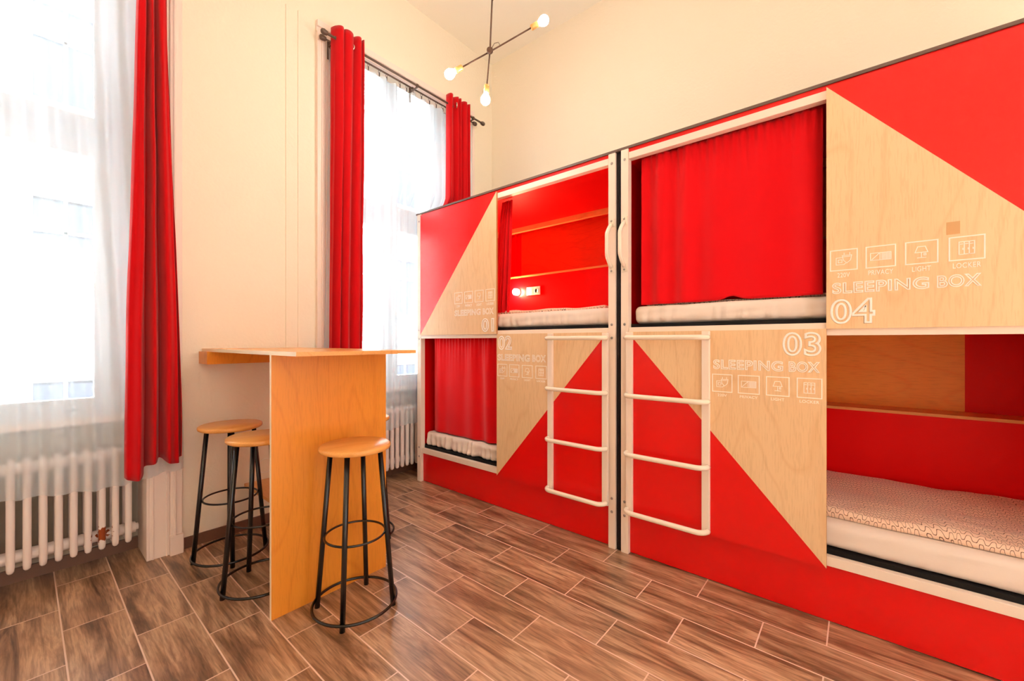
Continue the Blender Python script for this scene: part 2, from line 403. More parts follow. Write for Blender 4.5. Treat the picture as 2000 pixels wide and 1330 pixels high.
# windows
def window(name, a, b, mull, label):
    t = D.objects.new(name, None); C.objects.link(t); t.location = ((a+b)/2, 3.42, SILL)
    t['kind'] = 'structure'; t['label'] = label
    Y0, Y1 = 3.38, 3.46
    q = MB()
    q.box(a, a+.13, Y0, Y1, SILL, PT); q.box(b-.13, b, Y0, Y1, SILL, PT)
    q.box(a+.1301, b-.1301, Y0, Y1, 2.375, 2.475); q.box(a+.14, b-.14, Y0-.015, Y0-.0002, 2.41, 2.445); q.box(a+.1301, b-.1301, Y0+.0004, Y1, SILL+.03, SILL+.075); q.box(a+.1301, b-.1301, Y0+.0004, Y1, PT-.06, PT)
    q.box(a+.09, a+.129, Y0-.013, Y0-.0002, SILL+.033, PT); q.box(b-.129, b-.09, Y0-.013, Y0-.0002, SILL+.033, PT)
    q.build('window_frame', M['frame'], t, bevel=.004)
    q = MB(); q.box(a, b, 3.30, 3.46, SILL-.004, SILL+.032); q.build('window_sill', M['casing'], t, bevel=.006)
    # casements: four leaves
    for (x0, x1) in ((a+.13, mull-.012), (mull+.012, b-.13)):
        for (z0, z1) in ((SILL+.075, 2.375), (2.475, PT-.06)):
            f = .068
            q = MB()
            q.box(x0, x0+f, Y0-.01, Y1-.02, z0, z1); q.box(x1-f, x1, Y0-.01, Y1-.02, z0, z1)
            q.box(x0+f, x1-f, Y0-.0095, Y1-.02, z0, z0+f*.9); q.box(x0+f, x1-f, Y0-.0095, Y1-.02, z1-f, z1)
            sh = q.build('window_sash', M['frame'], t, bevel=.004)
            g = MB(); g.box(x0+f-.005, x1-f+.005, 3.40, 3.404, z0+f*.9-.005, z1-f+.005); g.build('window_pane', M['glass'], sh)
    q = MB(); q.box(mull-.014, mull+.014, Y0-.022, Y1, SILL+.07, 2.375); q.box(mull-.014, mull+.014, Y0-.022, Y1, 2.475, PT-.06)
    q.build('window_mullion', M['frame'], t, bevel=.004)
    q = MB(); q.tube([(mull+.03, 3.36, 1.55), (mull+.03, 3.34, 1.55), (mull+.03, 3.33, 1.50), (mull+.03, 3.33, 1.44)], .007); q.build('window_handle', M['chrome'], t)
    return t
window('window_1', W1[0], W1[1], -.19, 'tall white casement window at left facing the pale facade')
window('window_2', W2[0], W2[1], 2.23, 'tall white casement window behind the table')
# venetian blind raised high in window 2, and its twin in window 1
def blind(x0, x1, z0, z1, label):
    t = thing('venetian_blind', ((x0+x1)/2, 3.32, z0), label, 'blind', )
    z = z0+.03; k = 0
    q = MB()
    while z < z1-.04:
        q.add([(x0, 3.30, z-.012), (x1, 3.30, z-.012), (x1, 3.34, z+.012), (x0, 3.34, z+.012)], [(0, 1, 2, 3)]); z += .036
    q.build('slat', M['blind'], t, solid=.002)
    b = MB(); b.box(x0, x1, 3.30, 3.34, z1-.035, z1); b.build('head_rail', M['blind'], t, bevel=.002)
    b = MB(); b.box(x0, x1, 3.305, 3.335, z0, z0+.018); b.build('bottom_rail', M['blind'], t, bevel=.002)
    for x in (x0+.12, (x0+x1)/2, x1-.12):
        b = MB(); b.tube([(x, 3.297, z0), (x, 3.297, z1)], .0012, 6); b.build('cord', M['white'], t)
blind(1.60, 2.86, 3.26, PT-.01, 'white slatted blind half raised behind the sheer curtain')

# ------------------------------------------------------------------ facade across the street
fac = thing('building', (2, 13, -6), 'pale overexposed building facade across the street seen through the left window', 'building')
q = MB(); q.box(-22, 26, 13, 14, -6, 12.5); M['facade'] = mat('facade_render', srgb(240, 236, 226), .9); q.build('facade_wall', M['facade'], fac)
q = MB()
for z in (-2.4, 1.55, 5.55, 9.6): q.box(-22, 26, 12.78, 13, z-.12, z); q.box(-22, 26, 12.88, 13, z-.45, z-.12)
q.build('cornice', M['facade'], fac)
M['fwin'] = mat('far_window_glass', srgb(52, 56, 66), .15); M['fframe'] = mat('far_window_frame', srgb(215, 210, 204), .6)
for zi in (-5.2, -1.6, 2.25, 6.3):
    for i in range(-5, 7):
        x = .6+i*2.15
        f = MB(); w, h = .46, 1.0
        zc = zi+1.0
        f.box(x-w-.1, x+w+.1, 12.94, 13, zc-h-.1, zc-h); f.box(x-w-.1, x+w+.1, 12.94, 13, zc+h, zc+h+.14)
        f.box(x-w-.06, x-w, 12.94, 13, zc-h, zc+h); f.box(x+w, x+w+.06, 12.94, 13, zc-h, zc+h)
        f.box(x-.03, x+.03, 12.95, 13, zc-h, zc+h); f.box(x-w, x+w, 12.95, 13, zc+.28, zc+.34)
        fo = f.build('window', M['fframe'], fac)
        g = MB(); g.box(x-w, x+w, 12.975, 12.995, zc-h, zc+h); g.build('pane', M['fwin'], fo)
q = MB(); q.box(-22, 26, 3.7, 13, -6.1, -6); tag(q.build('street', mat('street_asphalt', srgb(190, 190, 188), .9)), 'street far below the windows', 'street', kind='structure')

# ------------------------------------------------------------------ radiators
def rad_mat(rust):
    m = mat('radiator_enamel_worn', srgb(240, 226, 218), .3); nt = m.node_tree; b = nt.nodes['Principled BSDF']; L = nt.links.new
    t = nt.nodes.new('ShaderNodeTexCoord'); vd = nt.nodes.new('ShaderNodeVectorMath'); vd.operation = 'DISTANCE'
    L(t.outputs['Object'], vd.inputs[0]); vd.inputs[1].default_value = rust
    n = nt.nodes.new('ShaderNodeTexNoise'); n.inputs['Scale'].default_value = 60; L(t.outputs['Object'], n.inputs[0])
    a = nt.nodes.new('ShaderNodeMath'); a.operation = 'MULTIPLY'; L(n.outputs['Fac'], a.inputs[0]); a.inputs[1].default_value = .07
    s = nt.nodes.new('ShaderNodeMath'); s.operation = 'LESS_THAN'; L(vd.outputs['Value'], s.inputs[0]); L(a.outputs[0], s.inputs[1])
    mx = nt.nodes.new('ShaderNodeMix'); mx.data_type = 'RGBA'; L(s.outputs[0], mx.inputs[0]); mx.inputs[6].default_value = srgb(240, 226, 218); mx.inputs[7].default_value = srgb(150, 66, 20)
    L(mx.outputs[2], b.inputs['Base Color']); return m
def radiator(x_first, step, n, label, wt, rust=(50, 0, 0)):
    t = thing('radiator', (x_first-step*(n-1)/2, 3.22, 0), label, 'radiator', 'cast radiators under the windows')
    m = rad_mat(rust)
    for k in range(n):
        x = x_first-k*step
        q = MB()
        for y in (3.185, 3.275):
            prof = []
            pts = [(x, y, .108), (x, y, .116), (x, y, .135), (x, y, .62), (x, y, .645), (x, y, .655)]
            q.tube(pts, [wt*.45, wt*.85, wt, wt, wt*.85, wt*.4], 12)
        q.tube([(x, 3.185, .172), (x, 3.275, .172)], wt*.9, 10); q.tube([(x, 3.185, .61), (x, 3.275, .61)], wt*.9, 10)
        q.build('section', m, t)
    for z in (.172, .61):
        q = MB(); q.tube([(x_first+.035, 3.23, z), (x_first-step*(n-1)-.035, 3.23, z)], .031, 16); q.build('header_pipe', m, t)
    q = MB(); q.tube([(x_first+.03, 3.23, .172), (x_first+.048, 3.23, .172)], .020, 8); q.build('end_plug', m, t)
    q = MB()
    for x in (x_first-step*2.5, x_first-step*(n-3.5)): q.box(x-.012, x+.012, 3.215, 3.346, .128, .142)
    q.build('bracket', M['basebd'], t)
radiator(.390, .0534, 23, 'white column radiator under the left window with a rust spot near the floor', .0155, (.285-(.390-.0534*11)-.0, 3.175-3.22, .19))
radiator(2.82, .0535, 23, 'white column radiator under the second window behind the table', .019)

# ------------------------------------------------------------------ curtains
def drape_y(nm, top, bot, zt, zb, yc, amp, folds, mt, parent=None, phase=0., nx=160, nz=60, zbf=None, ampb=None, topf=None, seed=1, sharp=0.0, solid=.002, yb=None, tuck=None, k0=2.62):
    """cloth hanging in the plane y=yc; top/bot give the x range at the two ends"""
    q = MB(); vs = []; rnd = random.Random(seed); ph = [rnd.uniform(0, 6.28) for _ in range(6)]
    for j in range(nz+1):
        v = j/nz
        for i in range(nx+1):
            u = i/nx
            e = v*v*(3-2*v) if v < 1 else 1
            a = top[0]+(bot[0]-top[0])*e; b = top[1]+(bot[1]-top[1])*e
            am = amp+((ampb if ampb is not None else amp)-amp)*v
            th = 2*math.pi*folds*u+phase
            wv = math.sin(th+.7*math.sin(2*math.pi*u*1.7+ph[0])+v*.5*math.sin(ph[1]+u*6))
            wv2 = .25*math.sin(2*math.pi*folds*2.3*u+ph[2]+v*1.3)
            zt_ = zt if topf is None else zt+topf(u)
            zb_ = zb if zbf is None else zb+zbf(u)
            x = a+(b-a)*u+sharp*am*math.cos(th)*.6
            y = yc+am*(wv+wv2*min(1, v*3+.1))
            if yb is not None: y += (yb-yc)*v
            if tuck is not None:
                zz = zt_+(zb_-zt_)*v; kz = min(1, max(0, (k0-zz)/.2)); kx = min(1, max(0, (x-2.0)/.25)); k = kz*kz*(3-2*kz)*kx
                y = y*(1-k)+(tuck+(y-yc)*.55)*k
            x += .006*noise.noise(Vector((u*7, v*5, seed)))
            vs.append((x, y, zt_+(zb_-zt_)*v))
    fs = [(j*(nx+1)+i, j*(nx+1)+i+1, (j+1)*(nx+1)+i+1, (j+1)*(nx+1)+i) for j in range(nz) for i in range(nx)]
    q.add(vs, fs, 0, True)
    return q.build(nm, mt, parent, solid=solid)

RODY = 2.965; ROD2 = 3.03; RZ = 3.495
def rods(x0, x1, label):
    t = thing('curtain_rod', ((x0+x1)/2, RODY, RZ), label, 'curtain rod', 'double curtain rods over the windows')
    q = MB(); q.tube([(x0, RODY, RZ), (x1, RODY, RZ)], .009, 12); q.build('front_rod', M['rod'], t)
    q = MB(); q.tube([(x0+.02, ROD2, RZ-.0), (x1-.05, ROD2, RZ-.0)], .007, 12); q.build('rear_rod', M['rod'], t)
    for x, y, s in ((x0, RODY, -1), (x1, RODY, 1), (x0+.02, ROD2, -1), (x1-.05, ROD2, 1)):
        q = MB(); q.lathe((x, y, RZ), [(.006, 0), (.016, .004), (.018, .015), (.021, .03), (.017, .044), (.006, .05)], 16, (s, 0, 0)); q.build('finial', M['rod'], t)
    for x in (x0+.06, (x0+x1)/2, x1-.11):
        q = MB(); q.box(x-.011, x+.011, WY-.052, WY-.046, RZ-.11, RZ+.02); q.box(x-.006, x+.006, RODY-.012, WY-.046, RZ-.018, RZ-.010)
        q.tube([(x-.008, RODY, RZ), (x+.008, RODY, RZ)], .014, 12); q.tube([(x-.008, ROD2, RZ), (x+.008, ROD2, RZ)], .012, 12)
        q.build('bracket', M['rod'], t)
    return t
r2 = rods(1.435, 3.03, 'dark double curtain rod above the second window with round finials')
r1 = rods(-1.0, .60, 'dark double curtain rod above the left window, out of view above')
for x in (1.80, 1.90, 1.97, 2.10, 2.17, 2.24, 2.33, 2.42, 2.50, 2.58):
    q = MB(); q.tube(arc((x, ROD2, RZ-.010), .014, 0, 2*math.pi, 16, (0, 1, 0), (0, 0, 1))[:-1], .0018, 6, closed=True)
    q.box(x-.003, x+.003, ROD2-.004, ROD2+.004, RZ-.055, RZ-.026); q.build('ring_clip', M['rod'], r2)

def grommets(o, xs, y, z):
    for x, s in xs:
        q = MB(); q.tube(arc((x, y, z), .024, 0, 2*math.pi, 24, Vector((.45*s, .9, 0)).normalized(), (0, 0, 1))[:-1], .0055, 8, closed=True)
        q.build('eyelet', M['chrome'], o)
# left window drape (its head is above the frame of the photograph)
tag(drape_y('drape', (.402, .522), (.354, .598), 3.575, .565, 2.965, .026, 3.1, M['drape'], phase=2.2, ampb=.045, seed=3, zbf=lambda u: -.035+.075*u-.03*math.sin(u*9), sharp=.3, nz=80),
    'long red drape gathered at the right side of the left window', 'curtain', 'red window drapes')
o = drape_y('drape', (1.47, 1.725), (1.44, 1.71), 3.585, .56, RODY, .042, 3.5, M['drape'], phase=.4, ampb=.03, seed=5, sharp=.8, nz=80)
tag(o, 'long red eyelet drape gathered at the left side of the second window', 'curtain', 'red window drapes')
grommets(o, ((1.545, 1), (1.62, -1)), RODY, RZ)
o = drape_y('drape', (2.585, 2.84), (2.575, 2.84), 3.585, .56, RODY-.005, .036, 4.5, M['drape'], phase=1.6, ampb=.03, seed=8, sharp=.5, nz=80, tuck=3.098)
tag(o, 'long red eyelet drape at the right side of the second window, behind the bunk box', 'curtain', 'red window drapes')
grommets(o, ((2.66, 1),), RODY-.035, RZ)
# sheers
tag(drape_y('sheer_curtain', (-.95, .50), (-.90, .612), 3.47, .492, ROD2, .016, 13, M['sheer'], seed=11, ampb=.022, nx=260, zbf=lambda u: .015*math.sin(u*14), solid=0),
    'white translucent sheer hanging across the left window over its radiator', 'curtain', 'sheer white curtains')
tag(drape_y('sheer_curtain', (1.475, 2.97), (1.43, 2.99), 3.455, .50, ROD2, .018, 15, M['sheer'], seed=12, ampb=.022, nx=280, solid=0, tuck=3.135, topf=lambda u: -.015*abs(math.sin(u*31))),
    'white translucent sheer clipped across the second window', 'curtain', 'sheer white curtains')

# ------------------------------------------------------------------ lettering helpers (built flat on a panel facing -x)
def glyphs(name, text, y0, y1, z0, z1, x, parent, outline=True, t=.0011, bold=.012):
    cu = D.curves.new(name, 'FONT'); cu.body = text; cu.size = 1.0; cu.space_character = 1.08
    cu.resolution_u = 6; cu.offset = bold
    if outline:
        cu.fill_mode = 'NONE'; cu.bevel_depth = .034; cu.bevel_resolution = 1
    else:
        cu.fill_mode = 'FRONT'; cu.extrude = .01
    tmp = D.objects.new(name, cu); C.objects.link(tmp)
    dg = bpy.context.evaluated_depsgraph_get()
    me = D.meshes.new_from_object(tmp.evaluated_get(dg)); D.objects.remove(tmp)
    xs = [v.co.x for v in me.vertices]; ys = [v.co.y for v in me.vertices]; zs = [v.co.z for v in me.vertices]
    ax, bx, ay, by = min(xs), max(xs), min(ys), max(ys); zr = max(1e-6, max(zs)-min(zs)); zm = min(zs)
    off = wloc(parent)
    for v in me.vertices:
        p = v.co.copy()
        v.co = Vector((x-t*(p.z-zm)/zr, y0+(y1-y0)*(p.x-ax)/(bx-ax), z0+(z1-z0)*(p.y-ay)/(by-ay)))-off
    me.materials.clear(); me.materials.append(M['letter'])
    o = D.objects.new(name, me); C.objects.link(o); o.parent = parent
    return o
def strokes(name, lines, x, parent, w=.0028, t=.0010):
    q = MB(); k_ = 0
    for ln in lines:
        for (a, b), (c, d) in zip(ln[:-1], ln[1:]):
            k_ += 1
            dy, dz = c-a, d-b; L_ = math.hypot(dy, dz) or 1; nx_, nz_ = -dz/L_*w/2, dy/L_*w/2; ey, ez = dy/L_*w/2, dz/L_*w/2
            pts = [(a-ey+nx_, b-ez+nz_), (a-ey-nx_, b-ez-nz_), (c+ey-nx_, d+ez-nz_), (c+ey+nx_, d+ez+nz_)]
            q.prism_x(pts, x-t*(1+.07*(k_ % 5)), x)
    return q.build(name, M['letter'], parent)
def icon(kind, y, z1, w, h, x, parent):
    """y: left edge (larger y is left in the picture), z1 top"""
    f = lambda a, b: (y-a*w, z1-(1-b)*h)
    strokes('icon_frame', [[f(0, 0), f(1, 0), f(1, 1), f(0, 1), f(0, 0)]], x, parent, .0042)
    if kind == '220V':
        L = [[f(.45,.72), f(.80,.72), f(.76,.48), f(.62,.34), f(.50,.48), f(.45,.72)], [f(.52,.72), f(.52,.84)], [f(.73,.72), f(.73,.84)], [f(.50,.66), f(.74,.66)],
             [f(.22,.62), f(.46,.62)], [f(.22,.62), f(.22,.28), f(.52,.28), f(.60,.36)], [f(.30,.52), f(.44,.52), f(.44,.38), f(.30,.38), f(.30,.52)]]
    elif kind == 'PRIVACY':
        L = [[f(.15,.34), f(.85,.34), f(.85,.68), f(.15,.68), f(.15,.34)], [f(.20,.38), f(.44,.64)], [f(.48,.34), f(.48,.68)]]+[[f(a,.36), f(a,.64)] for a in (.55,.60,.65,.70,.75,.80)]
    elif kind == 'LIGHT':
        L = [[f(.38,.76), f(.62,.76), f(.70,.50), f(.30,.50), f(.38,.76)], [f(.50,.50), f(.50,.26)], [f(.38,.26), f(.64,.26)], [f(.58,.44), f(.64,.44), f(.64,.36), f(.58,.36), f(.58,.44)]]
    else:
        L = [[f(.28,.24), f(.72,.24), f(.72,.78), f(.28,.78), f(.28,.24)], [f(.43,.24), f(.43,.78)], [f(.57,.24), f(.57,.78)]]+[[f(a,.68), f(a+.06,.68)] for a in (.32,.47,.61)]+[[f(a,.50), f(a,.44)] for a in (.39,.54,.68)]
    strokes('icon', L, x, parent, .0028)
def signage(num, ynum, znum, yname, zname, yic, zic, zcap, x, parent):
    glyphs('number_lettering', num, ynum[0], ynum[1], znum[0], znum[1], x, parent)
    ya_ = yname[0]+(yname[1]-yname[0])*.686; yb_ = yname[0]+(yname[1]-yname[0])*.734
    glyphs('name_lettering', 'SLEEPING', yname[0], ya_, zname[0], zname[1], x, parent, bold=.01)
    glyphs('name_lettering', 'BOX', yb_, yname[1], zname[0], zname[1], x, parent, bold=.01)
    for k, y in zip(('220V', 'PRIVACY', 'LIGHT', 'LOCKER'), yic):
        icon(k, y, zic[1], .090, zic[1]-zic[0], x, parent)
        cw = {'220V': .042, 'PRIVACY': .077, 'LIGHT': .053, 'LOCKER': .072}[k]; yc = y-.045
        glyphs('caption_lettering', k, yc+cw/2, yc-cw/2, zcap[0], zcap[1], x, parent, outline=False, bold=.01)

# ------------------------------------------------------------------ sleeping boxes
XF = 2.295            # plane of the posts
XP = 2.281            # face of the ply panels
XI = 3.10             # inner shelf front
XB = 3.30             # outer back
def diag_panel(parent, name, label, y0, y1, z0, z1, wood_corner):
    """half ply, half red laminate split along a diagonal; wood_corner = (ysel, zsel) of the right-angled wood corner"""
    cy_, cz_ = wood_corner
    oy = y0 if cy_ == y1 else y1; oz = z0 if cz_ == z1 else z1
    q = MB()
    q.prism_x([(cy_, cz_), (oy, cz_), (cy_, oz)], XP, XP+.016, 0)
    q.prism_x([(oy, oz), (oy, cz_), (cy_, oz)], XP+.0012, XP+.016, 1)
    # visible raw ply edges
    q.box(XP+.0005, XP+.016, y0-.0006, y0, z0, z1, 2)
    o = q.build(name, [M['birch'], M['red'], M['edge']], parent); o['label'] = label
    return o
def round_box(q, x0, x1, y0, y1, z0, z1, r, nx=14, ny=70, nzs=5, nf=None):
    """soft box: closed loop section in x-z swept along y; nf(section param, y)->(dx,dz)"""
    sec = []
    def cor(cx_, cz_, a0):
        for i in range(5):
            a = a0+i*math.pi/8; sec.append((cx_+r*math.cos(a), cz_+r*math.sin(a)))
    cor(x1-r, z1-r, 0)
    for i in range(1, nx): sec.append((x1-r-(x1-x0-2*r)*i/nx, z1))
    cor(x0+r, z1-r, math.pi/2)
    for i in range(1, nzs): sec.append((x0, z1-r-(z1-z0-2*r)*i/nzs))
    cor(x0+r, z0+r, math.pi); cor(x1-r, z0+r, 1.5*math.pi)
    n = len(sec); vs = []; mx, mz = (x0+x1)/2, (z0+z1)/2
    for j in range(ny+1):
        y = y0+(y1-y0)*j/ny; e = min(j, ny-j)/ny*(y1-y0)
        k = 1.0 if e > r else math.sqrt(max(0, 1-(1-e/r)**2))
        for (a, b) in sec:
            aa = mx+(a-mx)*(1-(1-k)*r/(abs(x1-x0)/2)); bb = mz+(b-mz)*(1-(1-k)*min(1, r/(abs(z1-z0)/2)))
            dx, dy, dz = nf(a, y, b) if nf else (0, 0, 0)
            vs.append((aa+dx, y+dy, bb+dz))
    fs = [(j*n+i, (j+1)*n+i, (j+1)*n+(i+1) % n, j*n+(i+1) % n) for j in range(ny) for i in range(n)]
    fs.append(tuple(range(n))); fs.append(tuple(ny*n+i for i in range(n-1, -1, -1)))
    q.add(vs, fs, 0, True)

def sleeping_box(sign, tm, t_lp, label):
    Y = lambda t: 1.10+sign*t
    t = thing('bunk_bed', (2.80, Y(.98), 0), label, 'bunk bed', 'two-storey sleeping boxes')
    # side boards
    for a, b in ((.001, .016), (1.945, 1.96)):
        mbox(XF+.012, XB, Y(a), Y(b), 0, 2.386).build('side_board', M['black'], t)
    for a, b in ((.016, .024), (1.937, 1.945)):
        mbox(XF+.05, XI-.0, Y(a), Y(b), .30, 2.36).build('side_lining', M['redin'], t)
    # posts + screws
    for a, b in ((.018, .064), (1.890, 1.944)):
        po = mbox(XF-.003, XF+.042, Y(a), Y(b), 0.0, 2.386).build('post', M['cream'], t, bevel=.002)
        c = Y((a+b)/2)
        for z in (2.325, 1.352, 1.272, .303, .222):
            q = MB(); q.lathe((XF-.003, c, z), [(.0085, 0), (.008, .002), (.003, .0035)], 12, (-1, 0, 0)); q.build('screw', M['screw'], po)
    # top board and its edge, fascia, header
    mbox(XF-.004, XB, Y(.001), Y(1.96), 2.386, 2.400).build('top_board', M['brown'], t)
    mbox(XF+.004, XF+.02, Y(.066), Y(1.89), 2.362, 2.386).build('fascia', M['red'], t)
    mbox(XF, XF+.04, Y(.066), Y(1.89), 2.324, 2.363).build('header_rail', M['cream'], t, bevel=.0015)
    mbox(XF, XF+.035, Y(.066), Y(1.89), 1.277, 1.333).build('middle_rail', M['cream'], t, bevel=.0015)
    mbox(XF+.003, XF+.035, Y(.066), Y(1.89), .256, .298).build('bottom_rail', M['cream'], t, bevel=.0015)
    mbox(XF+.024, XF+.04, Y(.064), Y(1.89), 0.004, .256).build('plinth_board', M['red'], t)
    # bed bases
    for z0, z1 in ((.27, .318), (1.30, 1.354)):
        mbox(XF+.038, XI, Y(.03), Y(1.93), z0, z1).build('bed_base', M['slat'], t)
    mbox(XF+.06, XB, Y(.024), Y(1.937), 1.288, 1.298).build('lower_ceiling', M['redin'], t)
    mbox(XF+.042, XB, Y(.024), Y(1.937), 2.351, 2.361).build('upper_ceiling', M['redin'], t)
    # back storage box: red front, ply shelf lip, niche
    for z0, zs, z1 in ((.27, .853, 1.288), (1.30, 1.866, 2.351)):
        mbox(XI, XI+.014, Y(.024), Y(1.937), z0, zs).build('locker_front', M['redin'], t)
        mbox(XI-.006, XB-.012, Y(.024), Y(1.937), zs, zs+.016).build('shelf', M['birch_in'], t, bevel=.001)
        s0 = 1.540
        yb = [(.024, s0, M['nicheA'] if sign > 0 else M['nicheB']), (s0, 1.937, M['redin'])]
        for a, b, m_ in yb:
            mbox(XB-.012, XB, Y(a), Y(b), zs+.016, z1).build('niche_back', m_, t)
        if z0 < 1: continue
        mbox(XI-.004, XI+.03, Y(.024), Y(1.937), 2.308, 2.351).build('niche_beam', M['birch_in'], t, bevel=.001)
        mbox(XI+.10, XI+.112, Y(s0), Y(s0+.012), zs+.016, 2.351).build('niche_divider', M['redin'], t)
    # ladder
    yl = [Y(a) for a in t_lp]
    for y in yl:
        mbox(XP-.022, XP, y-.019, y+.019, .262, 1.304).build('ladder_rail', M['cream'], t, bevel=.003)
    ya, yb = min(yl), max(yl)
    for z in (1.272, .942, .607, .279):
        r_ = .05; x_in = XP-.020; x_out = XP-.072
        pts = [(x_in, ya, z)]+[(x_out+r_*(1-math.sin(a)), ya-.014+r_*(1-math.cos(a))-.0, z) for a in [i*math.pi/12 for i in range(7)]]
        pts = [(x_in, ya-.012, z)]+[(x_out+r_*(1-math.sin(a)), ya-.012+r_*(1-math.cos(a)), z) for a in [i*math.pi/16 for i in range(1, 9)]]
        pts2 = [(x, ya+yb-y, z) for x, y, z in pts][::-1]
        q = MB(); q.tube(pts+pts2, .0135, 14); q.build('rung', M['tube'], t)
    # grab handle on the inner post
    yc = Y(.041); h0, h1 = 1.675, 1.976; x0 = XF-.005
    q = MB()
    for z in (h0+.012, h1-.012): q.box(x0-.004, x0+.001, yc-.016, yc+.016, z-.024, z+.024)
    zz = [h0+.02+(h1-h0-.04)*i/20 for i in range(21)]
    q.tube([(x0-.002-.060*min(1.0, 1.35*math.sin(math.pi*i/20))**.8, yc, z) for i, z in enumerate(zz)], .0115, 12)
    h = q.build('grab_handle', M['tube'], t)
    for z in (h0, h1): 
        q = MB(); q.lathe((x0-.004, yc, z), [(.007, 0), (.006, .002), (.002, .003)], 10, (-1, 0, 0)); q.build('screw', M['screw'], h)
    return t, Y

A, YA = sleeping_box(1, .972, (.474, .072), 'far red bunk box by the window with boxes 01 and 02')
B, YB = sleeping_box(-1, .991, (.082, .497), 'near red bunk box with boxes 03 and 04, closest to the camera')
p = diag_panel(A, 'upper_panel', 'ply and red laminate panel lettered 01', 2.072, 2.985, 1.306, 2.371, (2.072, 1.306))
signage('01', (2.226, 2.094), (1.323, 1.428), (2.532, 2.098), (1.456, 1.505), (2.532, 2.414, 2.297, 2.179), (1.558, 1.646), (1.527, 1.546), XP, p)
p = diag_panel(A, 'lower_panel', 'ply and red laminate panel lettered 02', 1.166, 2.068, .252, 1.306, (2.068, 1.306))
signage('02', (2.053, 1.919), (1.187, 1.292), (2.058, 1.618), (1.108, 1.158), (2.056, 1.943, 1.824, 1.704), (.996, 1.082), (.972, .985), XP, p)
p = diag_panel(B, 'lower_panel', 'ply and red laminate panel lettered 03', .109, 1.034, .250, 1.306, (.109, 1.306))
signage('03', (.272, .127), (1.183, 1.293), (.571, .131), (1.109, 1.159), (.574, .456, .336, .215), (.996, 1.083), (.972, .985), XP, p)
p = diag_panel(B, 'upper_panel', 'ply and red laminate panel lettered 04', -.790, .109, 1.306, 2.371, (.109, 1.306))
signage('04', (.096, -.053), (1.325, 1.434), (.089, -.348), (1.456, 1.505), (.095, -.024, -.144, -.265), (1.558, 1.645), (1.527, 1.547), XP, p)
q = MB(); q.box(XP-.0006, XP, -.293, -.257, 1.658, 1.706); q.build('tape_mark', mat('old_tape', srgb(206, 158, 106), .6), p)['label'] = 'square tape mark on the ply'
# reading lamp + sockets of the far box, upper level
q = MB(); q.lathe((XI, 2.53, 1.728), [(.034, 0), (.034, .012), (.02, .016)], 20, (-1, 0, 0)); rl = q.build('reading_lamp', M['white'], A)
q = MB(); q.lathe((XI-.016, 2.53, 1.728), [(.018, 0), (.028, .01), (.032, .026), (.024, .042), (.006, .05)], 20, (-1, 0, 0)); q.build('lamp_bulb', M['reading'], rl)
q = MB(); q.box(XI-.009, XI, 2.262, 2.418, 1.686, 1.765); so = q.build('wall_socket', M['white'], A, bevel=.003)
q = MB(); q.lathe((XI-.009, 2.302, 1.725), [(.026, 0), (.024, .0015), (.018, .0015), (.017, -.004)], 20, (-1, 0, 0)); q.build('socket_ring', M['white'], so)
q = MB(); q.box(XI-.011, XI-.009, 2.348, 2.406, 1.697, 1.754); q.build('light_switch', M['white'], so, bevel=.002)

# mattresses and bedding
def mattress(y0, y1, z0, z1, label, ruffle, group='mattresses in the sleeping boxes'):
    q = MB()
    def nf(a, y, b):
        front = max(0, 1-(a-2.345)/.10) if a < 2.445 else 0
        lo = 1-min(1, max(0, (b-z0)/(z1-z0)))
        w = ruffle*front*(.35+lo)*(math.sin(y*95+3*noise.noise(Vector((y*9, 0, 1))))*.6+noise.noise(Vector((y*26, b*8, 3)))*1.4)
        w2 = .006*front*noise.noise(Vector((y*4, b*26+y*3, 7)))
        return (w+w2, 0, ruffle*.5*front*lo*noise.noise(Vector((y*14, 1, 2)))+.004*noise.noise(Vector((a*5, y*3, 9))))
    round_box(q, 2.345, XI-.012, y0, y1, z0, z1, .03, ny=220 if ruffle > .003 else 110, nf=nf)
    return tag(q.build('mattress', M['sheet'], base=Vector(((2.345+XI)/2, (y0+y1)/2, z0))), label, 'mattress', group)
mattress(1.15, 2.99, .320, .440, 'mattress with a ruffled white sheet on the lower bunk of the far box', .016)
mattress(1.15, 2.99, 1.356, 1.462, 'mattress with a wrinkled white sheet on the upper bunk of the far box', .006)
mattress(-.80, 1.025, .320, .440, 'smooth white mattress on the lower bunk of the near box, under the patterned duvet', .0008)
mattress(-.80, 1.025, 1.356, 1.458, 'smooth white mattress on the upper bunk of the near box, below the wide red curtain', .004)
def duvet(x0, x1, y0, y1, z0, z1, label, amp=.010, tilt=0):
    q = MB()
    def nf(a, y, b):
        t_ = (a-x0)/(x1-x0); up = (b-z0)/(z1-z0)
        return (.006*noise.noise(Vector((y*6, 2, 1))), 0, up*(amp*noise.noise(Vector((a*5, y*3.2, 4)))+amp*.4*noise.noise(Vector((a*13, y*9, 2))))+tilt*t_*up)
    round_box(q, x0, x1, y0, y1, z0, z1, min(.024, (z1-z0)/2.2), nx=40, ny=160, nf=nf)
    return tag(q.build('duvet', M['duvet'], base=Vector(((x0+x1)/2, (y0+y1)/2, z0))), label, 'duvet', 'squiggle patterned duvets')
duvet(2.385, 3.075, -.78, .80, .441, .487, 'white duvet with brown squiggle pattern on the open lower bunk of the near box', .020, .006)
duvet(2.42, 3.07, 1.25, 2.30, 1.464, 1.486, 'thin squiggle patterned duvet lying flat on the upper bunk of the far box', .012)
duvet(2.42, 3.07, -.70, .98, 1.460, 1.478, 'squiggle patterned duvet barely peeking under the wide red bunk curtain', .008)

